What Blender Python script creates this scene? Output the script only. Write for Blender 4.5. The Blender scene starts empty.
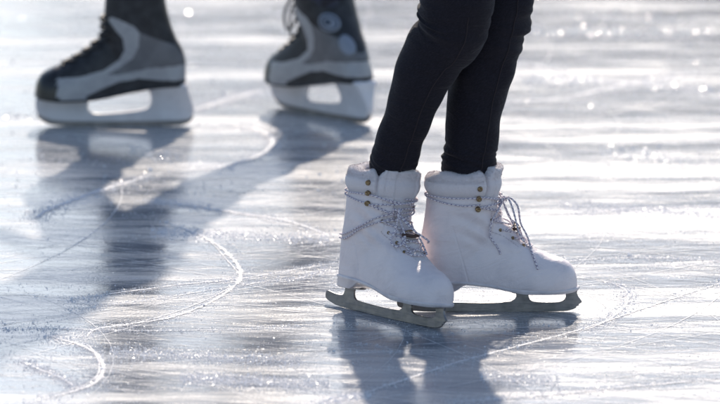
import bpy, bmesh, math, random
import numpy as np
from mathutils import Vector, Matrix

R = math.radians
random.seed(7)
rng = np.random.default_rng(7)
sc = bpy.context.scene
COL = sc.collection

# ------------------------------------------------------------------ camera
CAM_H, CAM_Y, PITCH = 1.74, -8.85, R(10.0)
FPX = 5400.0                                   # focal length in photo pixels (720 wide)
cd = bpy.data.cameras.new('camera')
cd.sensor_width = 36.0
cd.lens = 270.0
cd.clip_start = 0.1
cd.clip_end = 6000.0
cam = bpy.data.objects.new('camera', cd)
COL.objects.link(cam)
cam.location = (0, CAM_Y, CAM_H)
cam.rotation_euler = (math.pi / 2 - PITCH, 0, 0)
sc.camera = cam
cd.dof.use_dof = True
cd.dof.focus_distance = 9.02
cd.dof.aperture_fstop = 4.9
cd.dof.aperture_blades = 0

def ray(px, py):
    dx = (px - 360.0) / FPX
    dz = -(py - 202.0) / FPX
    c, s = math.cos(PITCH), math.sin(PITCH)
    return Vector((dx, c + dz * s, -s + dz * c))

def G(px, py, z=0.0):
    """a pixel of the photograph -> where it lies on the ice"""
    d = ray(px, py)
    t = (z - CAM_H) / d.z
    return Vector((d.x * t, CAM_Y + d.y * t, z))

def P(px, py, Y):
    d = ray(px, py)
    t = (Y - CAM_Y) / d.y
    return Vector((d.x * t, Y, CAM_H + d.z * t))

# ------------------------------------------------------------------ object helpers
def link(name, me, mat=None, parent=None, smooth=True, loc=None, rotz=None):
    o = bpy.data.objects.new(name, me)
    COL.objects.link(o)
    if mat is not None:
        mats = mat if isinstance(mat, (list, tuple)) else [mat]
        me.materials.clear()
        for m in mats:
            me.materials.append(m)
    if parent is not None:
        o.parent = parent
    if smooth:
        me.polygons.foreach_set('use_smooth', [True] * len(me.polygons))
    if loc is not None:
        o.location = loc
    if rotz is not None:
        o.rotation_euler = (0, 0, rotz)
    return o

def mesh_from(name, verts, faces, uvs=None):
    me = bpy.data.meshes.new(name)
    me.from_pydata([tuple(v) for v in verts], [], faces)
    me.update()
    if uvs is not None:
        l = me.uv_layers.new(name='UVMap')
        vi = np.zeros(len(me.loops), dtype=np.int32)
        me.loops.foreach_get('vertex_index', vi)
        l.data.foreach_set('uv', np.asarray(uvs, dtype=np.float32)[vi].ravel())
    return me

def fix_normals(me):
    bm = bmesh.new(); bm.from_mesh(me)
    bmesh.ops.recalc_face_normals(bm, faces=bm.faces)
    bm.to_mesh(me); bm.free()
    return me

def empty(name, loc=(0, 0, 0), rotz=0.0, parent=None):
    o = bpy.data.objects.new(name, None)
    COL.objects.link(o)
    o.empty_display_size = 0.05
    o.location = loc
    o.rotation_euler = (0, 0, rotz)
    if parent is not None:
        o.parent = parent
    return o

def tag(o, label=None, cat=None, group=None, kind=None):
    if label: o['label'] = label
    if cat: o['category'] = cat
    if group: o['group'] = group
    if kind: o['kind'] = kind
    return o

def catmull(pts, n):
    """smooth resampling of a 3-D polyline"""
    pts = [Vector(p) for p in pts]
    ext = [2 * pts[0] - pts[1]] + pts + [2 * pts[-1] - pts[-2]]
    out = []
    segs = len(pts) - 1
    for i in range(n + 1):
        u = i / n * segs
        k = min(int(u), segs - 1)
        t = u - k
        p0, p1, p2, p3 = ext[k:k + 4]
        out.append(0.5 * ((2 * p1) + (p2 - p0) * t + (2 * p0 - 5 * p1 + 4 * p2 - p3) * t * t + (3 * p1 - p0 - 3 * p2 + p3) * t ** 3))
    return out

class TubeSet:
    """collects tubes into one mesh, with UV = (metres along, share around)"""
    def __init__(self): self.v, self.f, self.uv = [], [], []
    def tube(self, pts, r, n=40, sides=8, flat=1.0, up=None, taper=False):
        pts = catmull(pts, n)
        base = len(self.v)
        L = 0.0
        prev = None
        nrm = None
        for i, p in enumerate(pts):
            t = (pts[min(i + 1, n)] - pts[max(i - 1, 0)])
            t = t.normalized() if t.length > 1e-9 else Vector((1, 0, 0))
            if nrm is None:
                a = Vector(up) if up is not None else Vector((0, 0, 1))
                if abs(a.dot(t)) > 0.95: a = Vector((0, 1, 0))
                nrm = (a - t * a.dot(t)).normalized()
            else:
                nrm = (nrm - t * nrm.dot(t)).normalized()
            b = t.cross(nrm)
            if prev is not None: L += (p - prev).length
            prev = p
            rr = r
            if taper: rr = r * min(1.0, 0.35 + 6 * min(i, n - i) / n)
            for k in range(sides):
                a = 2 * math.pi * k / sides
                self.v.append(p + nrm * (math.cos(a) * rr * flat) + b * (math.sin(a) * rr))
                self.uv.append((L, k / sides))
        for i in range(n):
            for k in range(sides):
                k2 = (k + 1) % sides
                a = base + i * sides
                self.f.append((a + k, a + k2, a + sides + k2, a + sides + k))
        self.f.append(tuple(base + k for k in reversed(range(sides))))
        self.f.append(tuple(base + n * sides + k for k in range(sides)))
    def build(self, name, mat, parent=None):
        return link(name, mesh_from(name, self.v, self.f, self.uv), mat, parent)

def extrude_profile(name, loops, thick, bevel, mat, parent, res=10):
    """closed outlines in the x-z plane (the first the outside, others holes) given thickness along y"""
    cu = bpy.data.curves.new(name, 'CURVE')
    cu.dimensions = '2D'
    cu.fill_mode = 'BOTH'
    for lp in loops:
        s = cu.splines.new('POLY')
        s.points.add(len(lp) - 1)
        for i, (x, z) in enumerate(lp):
            s.points[i].co = (x, z, 0, 1)
        s.use_cyclic_u = True
    cu.extrude = thick / 2 - bevel
    cu.bevel_depth = bevel
    cu.bevel_resolution = 1
    cu.offset = -bevel
    tmp = bpy.data.objects.new('tmp', cu)
    COL.objects.link(tmp)
    dg = bpy.context.evaluated_depsgraph_get()
    me = bpy.data.meshes.new_from_object(tmp.evaluated_get(dg))
    bpy.data.objects.remove(tmp); bpy.data.curves.remove(cu)
    me.transform(Matrix.Rotation(math.pi / 2, 4, 'X'))
    me.name = name
    o = link(name, me, mat, parent, smooth=False)
    return o

def smooth_loop(pts, n_per=8, corner=()):
    """closed Catmull-Rom through 2-D points; the indices in corner stay sharp"""
    N = len(pts)
    out = []
    for k in range(N):
        p0, p1, p2, p3 = pts[(k - 1) % N], pts[k], pts[(k + 1) % N], pts[(k + 2) % N]
        if k in corner: p0 = (2 * p1[0] - p2[0], 2 * p1[1] - p2[1])
        if (k + 1) % N in corner: p3 = (2 * p2[0] - p1[0], 2 * p2[1] - p1[1])
        for i in range(n_per):
            t = i / n_per
            q = []
            for c in (0, 1):
                q.append(0.5 * (2 * p1[c] + (p2[c] - p0[c]) * t + (2 * p0[c] - 5 * p1[c] + 4 * p2[c] - p3[c]) * t * t + (3 * p1[c] - p0[c] - 3 * p2[c] + p3[c]) * t ** 3))
            out.append(tuple(q))
    return out

# ------------------------------------------------------------------ node helpers
def new_mat(name):
    m = bpy.data.materials.new(name)
    m.use_nodes = True
    nt = m.node_tree
    bs = nt.nodes['Principled BSDF']
    return m, nt, bs

def node(nt, typ, **kw):
    n = nt.nodes.new(typ)
    for k, v in kw.items():
        if k in ('inputs',):
            for kk, vv in v.items(): n.inputs[kk].default_value = vv
        else: setattr(n, k, v)
    return n

def L(nt, a, b): nt.links.new(a, b)

def mathn(nt, op, a, b=None, c=None, clamp=False):
    n = nt.nodes.new('ShaderNodeMath'); n.operation = op; n.use_clamp = clamp
    for i, v in enumerate((a, b, c)):
        if v is None: continue
        if isinstance(v, (int, float)): n.inputs[i].default_value = v
        else: nt.links.new(v, n.inputs[i])
    return n.outputs[0]

def mixc(nt, f, a, b):
    n = nt.nodes.new('ShaderNodeMix'); n.data_type = 'RGBA'
    if isinstance(f, (int, float)): n.inputs[0].default_value = f
    else: nt.links.new(f, n.inputs[0])
    for i, v in ((6, a), (7, b)):
        if isinstance(v, tuple): n.inputs[i].default_value = (*v, 1) if len(v) == 3 else v
        else: nt.links.new(v, n.inputs[i])
    return n.outputs[2]

def ramp(nt, val, lo, hi, a=0.0, b=1.0):
    n = nt.nodes.new('ShaderNodeMapRange')
    n.interpolation_type = 'SMOOTHSTEP'
    nt.links.new(val, n.inputs[0])
    n.inputs[1].default_value = lo; n.inputs[2].default_value = hi
    n.inputs[3].default_value = a; n.inputs[4].default_value = b
    return n.outputs[0]

def noise(nt, vec, scale, detail=4, rough=0.55, dist=0.0):
    n = nt.nodes.new('ShaderNodeTexNoise')
    n.inputs['Scale'].default_value = scale
    n.inputs['Detail'].default_value = detail
    n.inputs['Roughness'].default_value = rough
    n.inputs['Distortion'].default_value = dist
    nt.links.new(vec, n.inputs['Vector'])
    return n.outputs[0]

def mapped(nt, vec, rot=(0, 0, 0), scale=(1, 1, 1), loc=(0, 0, 0)):
    n = nt.nodes.new('ShaderNodeMapping')
    n.vector_type = 'POINT'
    # rotate first, stretch after: two nodes
    n.inputs['Rotation'].default_value = rot
    n.inputs['Location'].default_value = loc
    nt.links.new(vec, n.inputs['Vector'])
    m = nt.nodes.new('ShaderNodeMapping')
    m.inputs['Scale'].default_value = scale
    nt.links.new(n.outputs[0], m.inputs['Vector'])
    return m.outputs[0]

def bump(nt, h, strength, dist, normal=None):
    n = nt.nodes.new('ShaderNodeBump')
    n.inputs['Strength'].default_value = strength
    n.inputs['Distance'].default_value = dist
    nt.links.new(h, n.inputs['Height'])
    if normal is not None: nt.links.new(normal, n.inputs['Normal'])
    return n.outputs[0]

# ------------------------------------------------------------------ materials
def mat_ice():
    m, nt, bs = new_mat('scuffed_ice')
    tc = nt.nodes.new('ShaderNodeTexCoord'); v = tc.outputs['Object']
    # long streaks worn by skates and by the resurfacer, several sizes and directions
    s0 = noise(nt, mapped(nt, v, (0, 0, R(-3)), (0.32, 5.5, 1), (1, 7, 0)), 1.0, 4, 0.6, 0.3)
    s1 = noise(nt, mapped(nt, v, (0, 0, R(5)), (1.6, 16, 1)), 1.0, 8, 0.7)
    s2 = noise(nt, mapped(nt, v, (0, 0, R(-9)), (3.5, 40, 1), (3, 1, 0)), 1.0, 6, 0.62, 0.3)
    s3 = noise(nt, mapped(nt, v, (0, 0, R(22)), (6, 80, 1), (9, 4, 0)), 1.0, 5, 0.6)
    speck = noise(nt, v, 300.0, 3, 0.7)
    st = mathn(nt, 'ADD', mathn(nt, 'MULTIPLY', s1, 0.5), mathn(nt, 'ADD', mathn(nt, 'MULTIPLY', s2, 0.3), mathn(nt, 'MULTIPLY', s3, 0.2)))
    cloud = noise(nt, mapped(nt, v, (0, 0, R(17)), (1.6, 4.2, 1), (2, 9, 0)), 1.0, 6, 0.65, 0.6)
    frost = mathn(nt, 'ADD', mathn(nt, 'MULTIPLY', st, 0.5), mathn(nt, 'ADD', mathn(nt, 'MULTIPLY', s0, 0.55), mathn(nt, 'MULTIPLY', cloud, 0.3)))
    fr = ramp(nt, frost, 0.615, 0.77)
    fine = ramp(nt, mathn(nt, 'ADD', mathn(nt, 'MULTIPLY', mathn(nt, 'ADD', s2, s3), 0.3), mathn(nt, 'MULTIPLY', speck, 0.4)), 0.53, 0.62)
    frf = mathn(nt, 'ADD', mathn(nt, 'MULTIPLY', fr, 0.6), mathn(nt, 'MULTIPLY', fine, 0.4), clamp=True)
    col = mixc(nt, frf, (0.185, 0.210, 0.250), (0.57, 0.575, 0.58))
    L(nt, col, bs.inputs['Base Color'])
    rgh = mathn(nt, 'ADD', mathn(nt, 'MULTIPLY', frf, 0.26), 0.12)
    bs.inputs['Coat Weight'].default_value = 0.55
    bs.inputs['Coat IOR'].default_value = 1.31
    L(nt, mathn(nt, 'ADD', mathn(nt, 'MULTIPLY', frf, 0.22), 0.045), bs.inputs['Coat Roughness'])
    L(nt, rgh, bs.inputs['Roughness'])
    bs.inputs['IOR'].default_value = 1.31
    # relief: low waves, grooves, crystalline grain
    wav = noise(nt, v, 9.0, 3, 0.5)
    b1 = bump(nt, wav, 1.0, 0.0012)
    b2 = bump(nt, st, 0.8, 0.0012, b1)
    vo = nt.nodes.new('ShaderNodeTexVoronoi'); vo.feature = 'F1'
    vo.inputs['Scale'].default_value = 210.0
    L(nt, v, vo.inputs['Vector'])
    gr = mathn(nt, 'MULTIPLY', vo.outputs['Distance'], mathn(nt, 'ADD', mathn(nt, 'MULTIPLY', frf, 0.9), 0.1))
    b3 = bump(nt, gr, 0.5, 0.0011, b2)
    L(nt, b3, bs.inputs['Normal'])
    L(nt, bump(nt, gr, 0.25, 0.0008, b2), bs.inputs['Coat Normal'])
    return m

def mat_frost(name='scratch_frost', solid=0.5):
    m, nt, bs = new_mat(name)
    tc = nt.nodes.new('ShaderNodeTexCoord'); v = tc.outputs['Object']
    n1 = noise(nt, v, 190.0, 5, 0.75)
    n2 = noise(nt, v, 30.0, 3, 0.6)
    uv = nt.nodes.new('ShaderNodeUVMap')
    sx = nt.nodes.new('ShaderNodeSeparateXYZ'); L(nt, uv.outputs[0], sx.inputs[0])
    edge = mathn(nt, 'ABSOLUTE', mathn(nt, 'SUBTRACT', sx.outputs[1], 0.5))
    a = mathn(nt, 'SUBTRACT', mathn(nt, 'ADD', mathn(nt, 'MULTIPLY', n1, 0.9), mathn(nt, 'MULTIPLY', n2, 0.6)), mathn(nt, 'MULTIPLY', edge, 1.1))
    al = ramp(nt, a, 0.62 - solid * 0.4, 0.78 - solid * 0.4)
    L(nt, al, bs.inputs['Alpha'])
    bs.inputs['Base Color'].default_value = (0.86, 0.87, 0.9, 1)
    bs.inputs['Roughness'].default_value = 0.44
    bs.inputs['IOR'].default_value = 1.31
    add_translucency(nt, bs, (0.95, 0.95, 0.95), 0.2, al)
    L(nt, bump(nt, noise(nt, v, 420.0, 3, 0.7), 1.0, 0.0012), bs.inputs['Normal'])
    return m

def add_translucency(nt, bs, col, w, alpha=None, normal=None):
    """light from behind shines through small bits of ice"""
    tr = nt.nodes.new('ShaderNodeBsdfTranslucent'); tr.inputs['Color'].default_value = (*col, 1)
    mx = nt.nodes.new('ShaderNodeMixShader'); mx.inputs[0].default_value = w
    out = next(n for n in nt.nodes if n.type == 'OUTPUT_MATERIAL')
    L(nt, bs.outputs[0], mx.inputs[1])
    if alpha is not None:
        tp = nt.nodes.new('ShaderNodeBsdfTransparent')
        m2 = nt.nodes.new('ShaderNodeMixShader'); L(nt, alpha, m2.inputs[0])
        L(nt, tp.outputs[0], m2.inputs[1]); L(nt, tr.outputs[0], m2.inputs[2])
        L(nt, m2.outputs[0], mx.inputs[2])
    else: L(nt, tr.outputs[0], mx.inputs[2])
    L(nt, mx.outputs[0], out.inputs['Surface'])

def mat_crumb(name='ice_crumb', rough=0.21, tr=0.62):
    m, nt, bs = new_mat(name)
    bs.inputs['Base Color'].default_value = (0.85, 0.88, 0.93, 1)
    bs.inputs['Roughness'].default_value = rough
    bs.inputs['IOR'].default_value = 1.31
    add_translucency(nt, bs, (0.93, 0.93, 0.95), tr)
    return m

def mat_leather_white():
    m, nt, bs = new_mat('white_leather')
    tc = nt.nodes.new('ShaderNodeTexCoord'); v = tc.outputs['Object']
    n1 = noise(nt, v, 26.0, 4, 0.6)
    n2 = noise(nt, v, 9.0, 3, 0.5)
    c = mixc(nt, ramp(nt, n1, 0.42, 0.75), (0.77, 0.69, 0.70), (0.66, 0.59, 0.61))
    c = mixc(nt, ramp(nt, n2, 0.58, 0.72, 0, 0.35), c, (0.52, 0.51, 0.55))
    L(nt, c, bs.inputs['Base Color'])
    bs.inputs['Roughness'].default_value = 0.46
    b1 = bump(nt, noise(nt, mapped(nt, v, (0, R(25), 0), (18, 18, 46)), 1.0, 4, 0.6, 0.8), 0.7, 0.0040)
    b2 = bump(nt, noise(nt, v, 900.0, 2, 0.6), 0.25, 0.0003, b1)
    L(nt, b2, bs.inputs['Normal'])
    return m

def mat_plush():
    m, nt, bs = new_mat('white_padding')
    tc = nt.nodes.new('ShaderNodeTexCoord'); v = tc.outputs['Object']
    bs.inputs['Base Color'].default_value = (0.78, 0.71, 0.725, 1)
    bs.inputs['Roughness'].default_value = 0.85
    bs.inputs['Subsurface Weight'].default_value = 0.35
    bs.inputs['Subsurface Radius'].default_value = (0.012, 0.011, 0.010)
    bs.inputs['Subsurface Scale'].default_value = 1.0
    bs.inputs['Sheen Weight'].default_value = 0.6
    bs.inputs['Sheen Roughness'].default_value = 0.5
    L(nt, bump(nt, noise(nt, v, 260.0, 5, 0.75), 0.9, 0.0030), bs.inputs['Normal'])
    return m

def mat_plain(name, col, rough, metal=0.0, bscale=None, bdist=0.0005, var=None, spec=None):
    m, nt, bs = new_mat(name)
    bs.inputs['Base Color'].default_value = (*col, 1)
    bs.inputs['Roughness'].default_value = rough
    bs.inputs['Metallic'].default_value = metal
    if spec is not None: bs.inputs['Specular IOR Level'].default_value = spec
    tc = nt.nodes.new('ShaderNodeTexCoord'); v = tc.outputs['Object']
    if bscale:
        L(nt, bump(nt, noise(nt, v, bscale, 4, 0.6), 0.6, bdist), bs.inputs['Normal'])
    if var:
        c2, sc_ = var
        L(nt, mixc(nt, ramp(nt, noise(nt, v, sc_, 5, 0.6), 0.4, 0.65), col, c2), bs.inputs['Base Color'])
    return m

def mat_lace():
    m, nt, bs = new_mat('flecked_lace')
    uv = nt.nodes.new('ShaderNodeUVMap')
    s = nt.nodes.new('ShaderNodeSeparateXYZ'); L(nt, uv.outputs[0], s.inputs[0])
    # braid: two sets of helical yarns, some of them dark
    u = mathn(nt, 'MULTIPLY', s.outputs[0], 150.0)
    a = mathn(nt, 'FRACT', mathn(nt, 'ADD', u, s.outputs[1]))
    b = mathn(nt, 'FRACT', mathn(nt, 'SUBTRACT', mathn(nt, 'MULTIPLY', s.outputs[0], 118.0), s.outputs[1]))
    d = mathn(nt, 'MAXIMUM', mathn(nt, 'LESS_THAN', a, 0.24), mathn(nt, 'LESS_THAN', b, 0.14))
    c = mixc(nt, d, (0.76, 0.70, 0.72), (0.20, 0.16, 0.27))
    L(nt, c, bs.inputs['Base Color'])
    bs.inputs['Roughness'].default_value = 0.8
    L(nt, bump(nt, a, 0.5, 0.0006), bs.inputs['Normal'])
    return m

def mat_denim():
    m, nt, bs = new_mat('black_denim')
    tc = nt.nodes.new('ShaderNodeTexCoord'); v = tc.outputs['Object']
    tw = noise(nt, mapped(nt, v, (0, R(35), 0), (220, 220, 1400)), 1.0, 2, 0.5)
    wr = noise(nt, v, 14.0, 4, 0.6)
    c = mixc(nt, ramp(nt, tw, 0.35, 0.7), (0.007, 0.006, 0.010), (0.017, 0.014, 0.022))
    c = mixc(nt, ramp(nt, wr, 0.5, 0.75, 0, 0.4), c, (0.022, 0.018, 0.024))
    L(nt, c, bs.inputs['Base Color'])
    bs.inputs['Roughness'].default_value = 0.85
    bs.inputs['Specular IOR Level'].default_value = 0.25
    bs.inputs['Sheen Weight'].default_value = 0.08
    bs.inputs['Sheen Roughness'].default_value = 0.4
    b1 = bump(nt, noise(nt, mapped(nt, v, (0, R(-12), 0), (10, 10, 42)), 1.0, 4, 0.6, 0.6), 1.0, 0.006)
    L(nt, bump(nt, tw, 0.4, 0.0004, b1), bs.inputs['Normal'])
    return m

def mat_steel():
    m, nt, bs = new_mat('blade_steel')
    tc = nt.nodes.new('ShaderNodeTexCoord'); v = tc.outputs['Object']
    n = noise(nt, mapped(nt, v, (0, 0, 0), (30, 30, 260)), 1.0, 5, 0.65)
    n2 = noise(nt, v, 60.0, 4, 0.6)
    c = mixc(nt, ramp(nt, n2, 0.4, 0.66), (0.23, 0.22, 0.225), (0.18, 0.175, 0.18))
    L(nt, c, bs.inputs['Base Color'])
    bs.inputs['Metallic'].default_value = 0.85
    L(nt, ramp(nt, n, 0.3, 0.7, 0.30, 0.55), bs.inputs['Roughness'])
    L(nt, bump(nt, n, 0.3, 0.0006), bs.inputs['Normal'])
    return m

M = {
    'ice': mat_ice(), 'frost': mat_frost('scratch_frost', 0.5), 'frost_thick': mat_frost('scratch_frost_thick', 0.85),
    'crumb': mat_crumb(), 'bit': mat_crumb('ice_bit', 0.12, 0.30), 'leather': mat_leather_white(), 'plush': mat_plush(),
    'sole': mat_plain('white_sole', (0.70, 0.65, 0.665), 0.4, bscale=60, bdist=0.0006, var=((0.56, 0.52, 0.55), 30)),
    'brass': mat_plain('dull_brass', (0.34, 0.24, 0.13), 0.36, 0.9, var=((0.16, 0.11, 0.07), 300)),
    'browneye': mat_plain('brown_leather', (0.07, 0.035, 0.025), 0.5, bscale=500),
    'lace': mat_lace(), 'denim': mat_denim(), 'steel': mat_steel(),
    'thread': mat_plain('grey_thread', (0.55, 0.50, 0.52), 0.8),
    'stitch': mat_plain('stitch_thread', (0.020, 0.012, 0.015), 0.8),
    'hblack': mat_plain('black_nylon', (0.012, 0.012, 0.015), 0.55, bscale=300, var=((0.03, 0.03, 0.035), 50)),
    'hcap': mat_plain('black_plastic', (0.012, 0.012, 0.014), 0.32, bscale=90),
    'hgrey': mat_plain('grey_synthetic', (0.13, 0.13, 0.14), 0.5, bscale=600, var=((0.16, 0.16, 0.17), 40)),
    'hsilver': mat_plain('silver_synthetic', (0.33, 0.33, 0.345), 0.4, bscale=300, var=((0.39, 0.39, 0.40), 40)),
    'holder': mat_plain('white_plastic', (0.70, 0.68, 0.70), 0.38, bscale=40, var=((0.62, 0.60, 0.62), 30)),
    'emblem': mat_plain('pale_emblem', (0.24, 0.27, 0.33), 0.5),
    'emblem_dark': mat_plain('dark_emblem', (0.03, 0.045, 0.08), 0.5),
    'trouser': mat_plain('dark_trousers', (0.022, 0.022, 0.03), 0.85, bscale=40, bdist=0.003),
    'jacket': mat_plain('dark_jacket', (0.03, 0.035, 0.06), 0.7, bscale=30, bdist=0.004),
    'skin': mat_plain('skin', (0.50, 0.33, 0.26), 0.5),
    'hair': mat_plain('dark_hair', (0.03, 0.02, 0.015), 0.6, bscale=200, bdist=0.002),
}

# ------------------------------------------------------------------ sliced solids (boots)
NTH = 300
TH = (np.arange(NTH) / NTH) * 2 * math.pi

def lerp_tab(x, xs, ys):
    """smooth (monotone cubic) table lookup"""
    xs = np.asarray(xs, float); ys = np.asarray(ys, float)
    h = np.diff(xs); d = np.diff(ys) / h
    m = np.zeros_like(ys)
    m[1:-1] = np.where(d[:-1] * d[1:] > 0, 2 * d[:-1] * d[1:] / (d[:-1] + d[1:] + 1e-12), 0)
    m[0], m[-1] = d[0], d[-1]
    x = np.clip(x, xs[0], xs[-1])
    k = np.clip(np.searchsorted(xs, x) - 1, 0, len(xs) - 2)
    t = (x - xs[k]) / h[k]
    return ((2 * t ** 3 - 3 * t ** 2 + 1) * ys[k] + (t ** 3 - 2 * t ** 2 + t) * h[k] * m[k]
            + (-2 * t ** 3 + 3 * t ** 2) * ys[k + 1] + (t ** 3 - t ** 2) * h[k] * m[k + 1])

class Sliced:
    """a boot as horizontal slices; each slice is star-shaped about (cx, 0)"""
    def __init__(self, F, cx, levels, rmax):
        self.cx = cx
        self.S = np.asarray(levels)
        rr = np.linspace(0.0, rmax, 420)
        c, s = np.cos(TH), np.sin(TH)
        self.Rg = np.zeros((len(self.S), NTH))
        for i, z in enumerate(self.S):
            X = cx + rr[None, :] * c[:, None]
            Y = rr[None, :] * s[:, None]
            V = F(X, Y, z)
            inside = V > 0
            last = V.shape[1] - 1 - np.argmax(inside[:, ::-1], axis=1)
            last = np.clip(last, 0, V.shape[1] - 2)
            a = V[np.arange(NTH), last]; b = V[np.arange(NTH), last + 1]
            t = np.clip(a / (a - b + 1e-12), 0, 1)
            self.Rg[i] = rr[last] + t * (rr[1] - rr[0])
    def rad(self, th, s):
        th = np.asarray(th) % (2 * math.pi)
        k = th / (2 * math.pi) * NTH
        k0 = np.floor(k).astype(int) % NTH; k1 = (k0 + 1) % NTH; f = k - np.floor(k)
        j = np.interp(s, self.S, np.arange(len(self.S)))
        j0 = np.clip(np.floor(j).astype(int), 0, len(self.S) - 2); g = j - j0
        r0 = self.Rg[j0, k0] * (1 - f) + self.Rg[j0, k1] * f
        r1 = self.Rg[j0 + 1, k0] * (1 - f) + self.Rg[j0 + 1, k1] * f
        return r0 * (1 - g) + r1 * g

def sstep(a, b, x):
    t = np.clip((x - a) / (b - a), 0, 1)
    return t * t * (3 - 2 * t)

# ---- the figure skate ------------------------------------------------------
F_W = ([0.0, 0.004, 0.015, 0.04, 0.08, 0.12, 0.16, 0.19, 0.215, 0.238, 0.252, 0.259, 0.262],
       [0.0, 0.014, 0.024, 0.031, 0.034, 0.037, 0.043, 0.046, 0.045, 0.037, 0.026, 0.014, 0.0])
F_H = ([0.0, 0.05, 0.10, 0.13, 0.15, 0.17, 0.19, 0.21, 0.23, 0.245, 0.255, 0.260, 0.262],
       [0.05, 0.09, 0.130, 0.118, 0.098, 0.079, 0.065, 0.056, 0.050, 0.043, 0.032, 0.018, 0.002])
def fig_F(X, Y, s):
    W = lerp_tab(X, *F_W) * (1 - 0.06 * math.exp(-s / 0.004))
    H = lerp_tab(X, *F_H)
    ok = (X > 0) & (X < 0.262)
    # instep narrows towards the ankle so that the vamp is a rounded ridge
    a = 1 - (np.abs(Y) / np.maximum(W, 1e-4)) ** 2.3 - (s / np.maximum(H, 1e-4)) ** 2.6
    a = np.where(ok, a, -3.0)
    back = lerp_tab(s, [0, 0.03, 0.06, 0.10, 0.14, 0.175, 0.2], [0.004, 0.000, 0.001, 0.007, 0.011, 0.010, 0.008])
    front = lerp_tab(s, [0, 0.06, 0.09, 0.12, 0.145, 0.175, 0.2], [0.110, 0.125, 0.132, 0.130, 0.132, 0.136, 0.141])
    half = (front - back) / 2; xs = (front + back) / 2
    b = lerp_tab(s, [0, 0.03, 0.07, 0.11, 0.15, 0.175, 0.2], [0.030, 0.034, 0.039, 0.044, 0.050, 0.054, 0.056])
    bb = 1 - (np.abs((X - xs) / half)) ** 2.3 - (np.abs(Y / b)) ** 2.3
    k = 0.10
    h = np.clip(0.5 + 0.5 * (a - bb) / k, 0, 1)
    return bb * (1 - h) + a * h + k * h * (1 - h)

fig_lv = np.concatenate([np.linspace(0, 0.04, 28)[:-1], np.linspace(0.04, 0.11, 90)[:-1], np.linspace(0.11, 0.180, 56)])
FIG = Sliced(fig_F, 0.072, fig_lv, 0.23)

def fig_zs(x):          # underside of the upper, heel higher than ball
    return lerp_tab(x, [-0.02, 0.02, 0.06, 0.11, 0.16, 0.21, 0.28], [0.056, 0.056, 0.056, 0.052, 0.044, 0.042, 0.043])

def fig_point(th, s, off=0.0):
    """(angle round the ankle, height up the upper) -> local point on the boot's outside"""
    r = FIG.rad(th, s) + off
    x = FIG.cx + r * np.cos(th); y = r * np.sin(th)
    fall = 1 - sstep(0.03, 0.15, s) * 0.9
    z = s + 0.05 + (fig_zs(x) - 0.05) * fall
    return x, y, z

def fig_disp(TT, SS):
    """relief of the upper: recessed lacing throat, seams, padded ankle"""
    a = (TT + math.pi) % (2 * math.pi) - math.pi       # 0 = front
    r = FIG.rad(TT, SS)
    x = FIG.cx + r * np.cos(a); y = r * np.sin(a)
    d = np.zeros_like(r)
    # throat: a strip down the front, ending in a U over the instep
    halfw = 0.014 + 0.010 * sstep(0.10, 0.18, SS)
    fwd = (a > -1.6) & (a < 1.6)
    inth = (1 - sstep(halfw - 0.0015, halfw + 0.0015, np.abs(y))) * fwd * sstep(0.060, 0.066, SS) * (1 - sstep(0.196, 0.202, x))
    d -= 0.0028 * inth
    # facing edge, a stitched line outside the throat
    fl = np.abs(np.abs(y) - (halfw + 0.013))
    d -= 0.0015 * np.exp(-(fl / 0.0012) ** 2) * fwd * sstep(0.066, 0.075, SS)
    # toe-cap seam
    d -= 0.0013 * np.exp(-((x - 0.206 + 6 * y * y) / 0.0012) ** 2) * (x > 0.15)
    # heel counter seam, side
    line = x - (0.080 - 0.28 * SS)
    d -= 0.0009 * np.exp(-(line / 0.0013) ** 2) * (SS < 0.10)
    # back strip
    d += 0.0011 * (1 - sstep(0.010, 0.0125, np.abs(y))) * (x < 0.05) * (SS < 0.17)
    # welt at bottom
    # collar: groove under padded cuff, then bulge; split between cuff and tongue
    d -= 0.0028 * np.exp(-((SS - 0.149) / 0.006) ** 2) * (np.abs(a) > 0.9)
    d += 0.0030 * sstep(0.150, 0.164, SS) - 0.004 * sstep(0.166, 0.180, SS) ** 2
    split = np.abs(np.abs(a) - 0.86)
    d -= 0.006 * np.exp(-(split / 0.045) ** 2) * sstep(0.140, 0.165, SS)
    # soft creases round the ankle
    d += 0.0021 * np.sin(SS * 210 + 2.0 * np.cos(2 * a) + 3 * a) * sstep(0.05, 0.08, SS) * (1 - sstep(0.12, 0.15, SS)) * (0.5 + 0.5 * np.cos(a))
    return d

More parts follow.
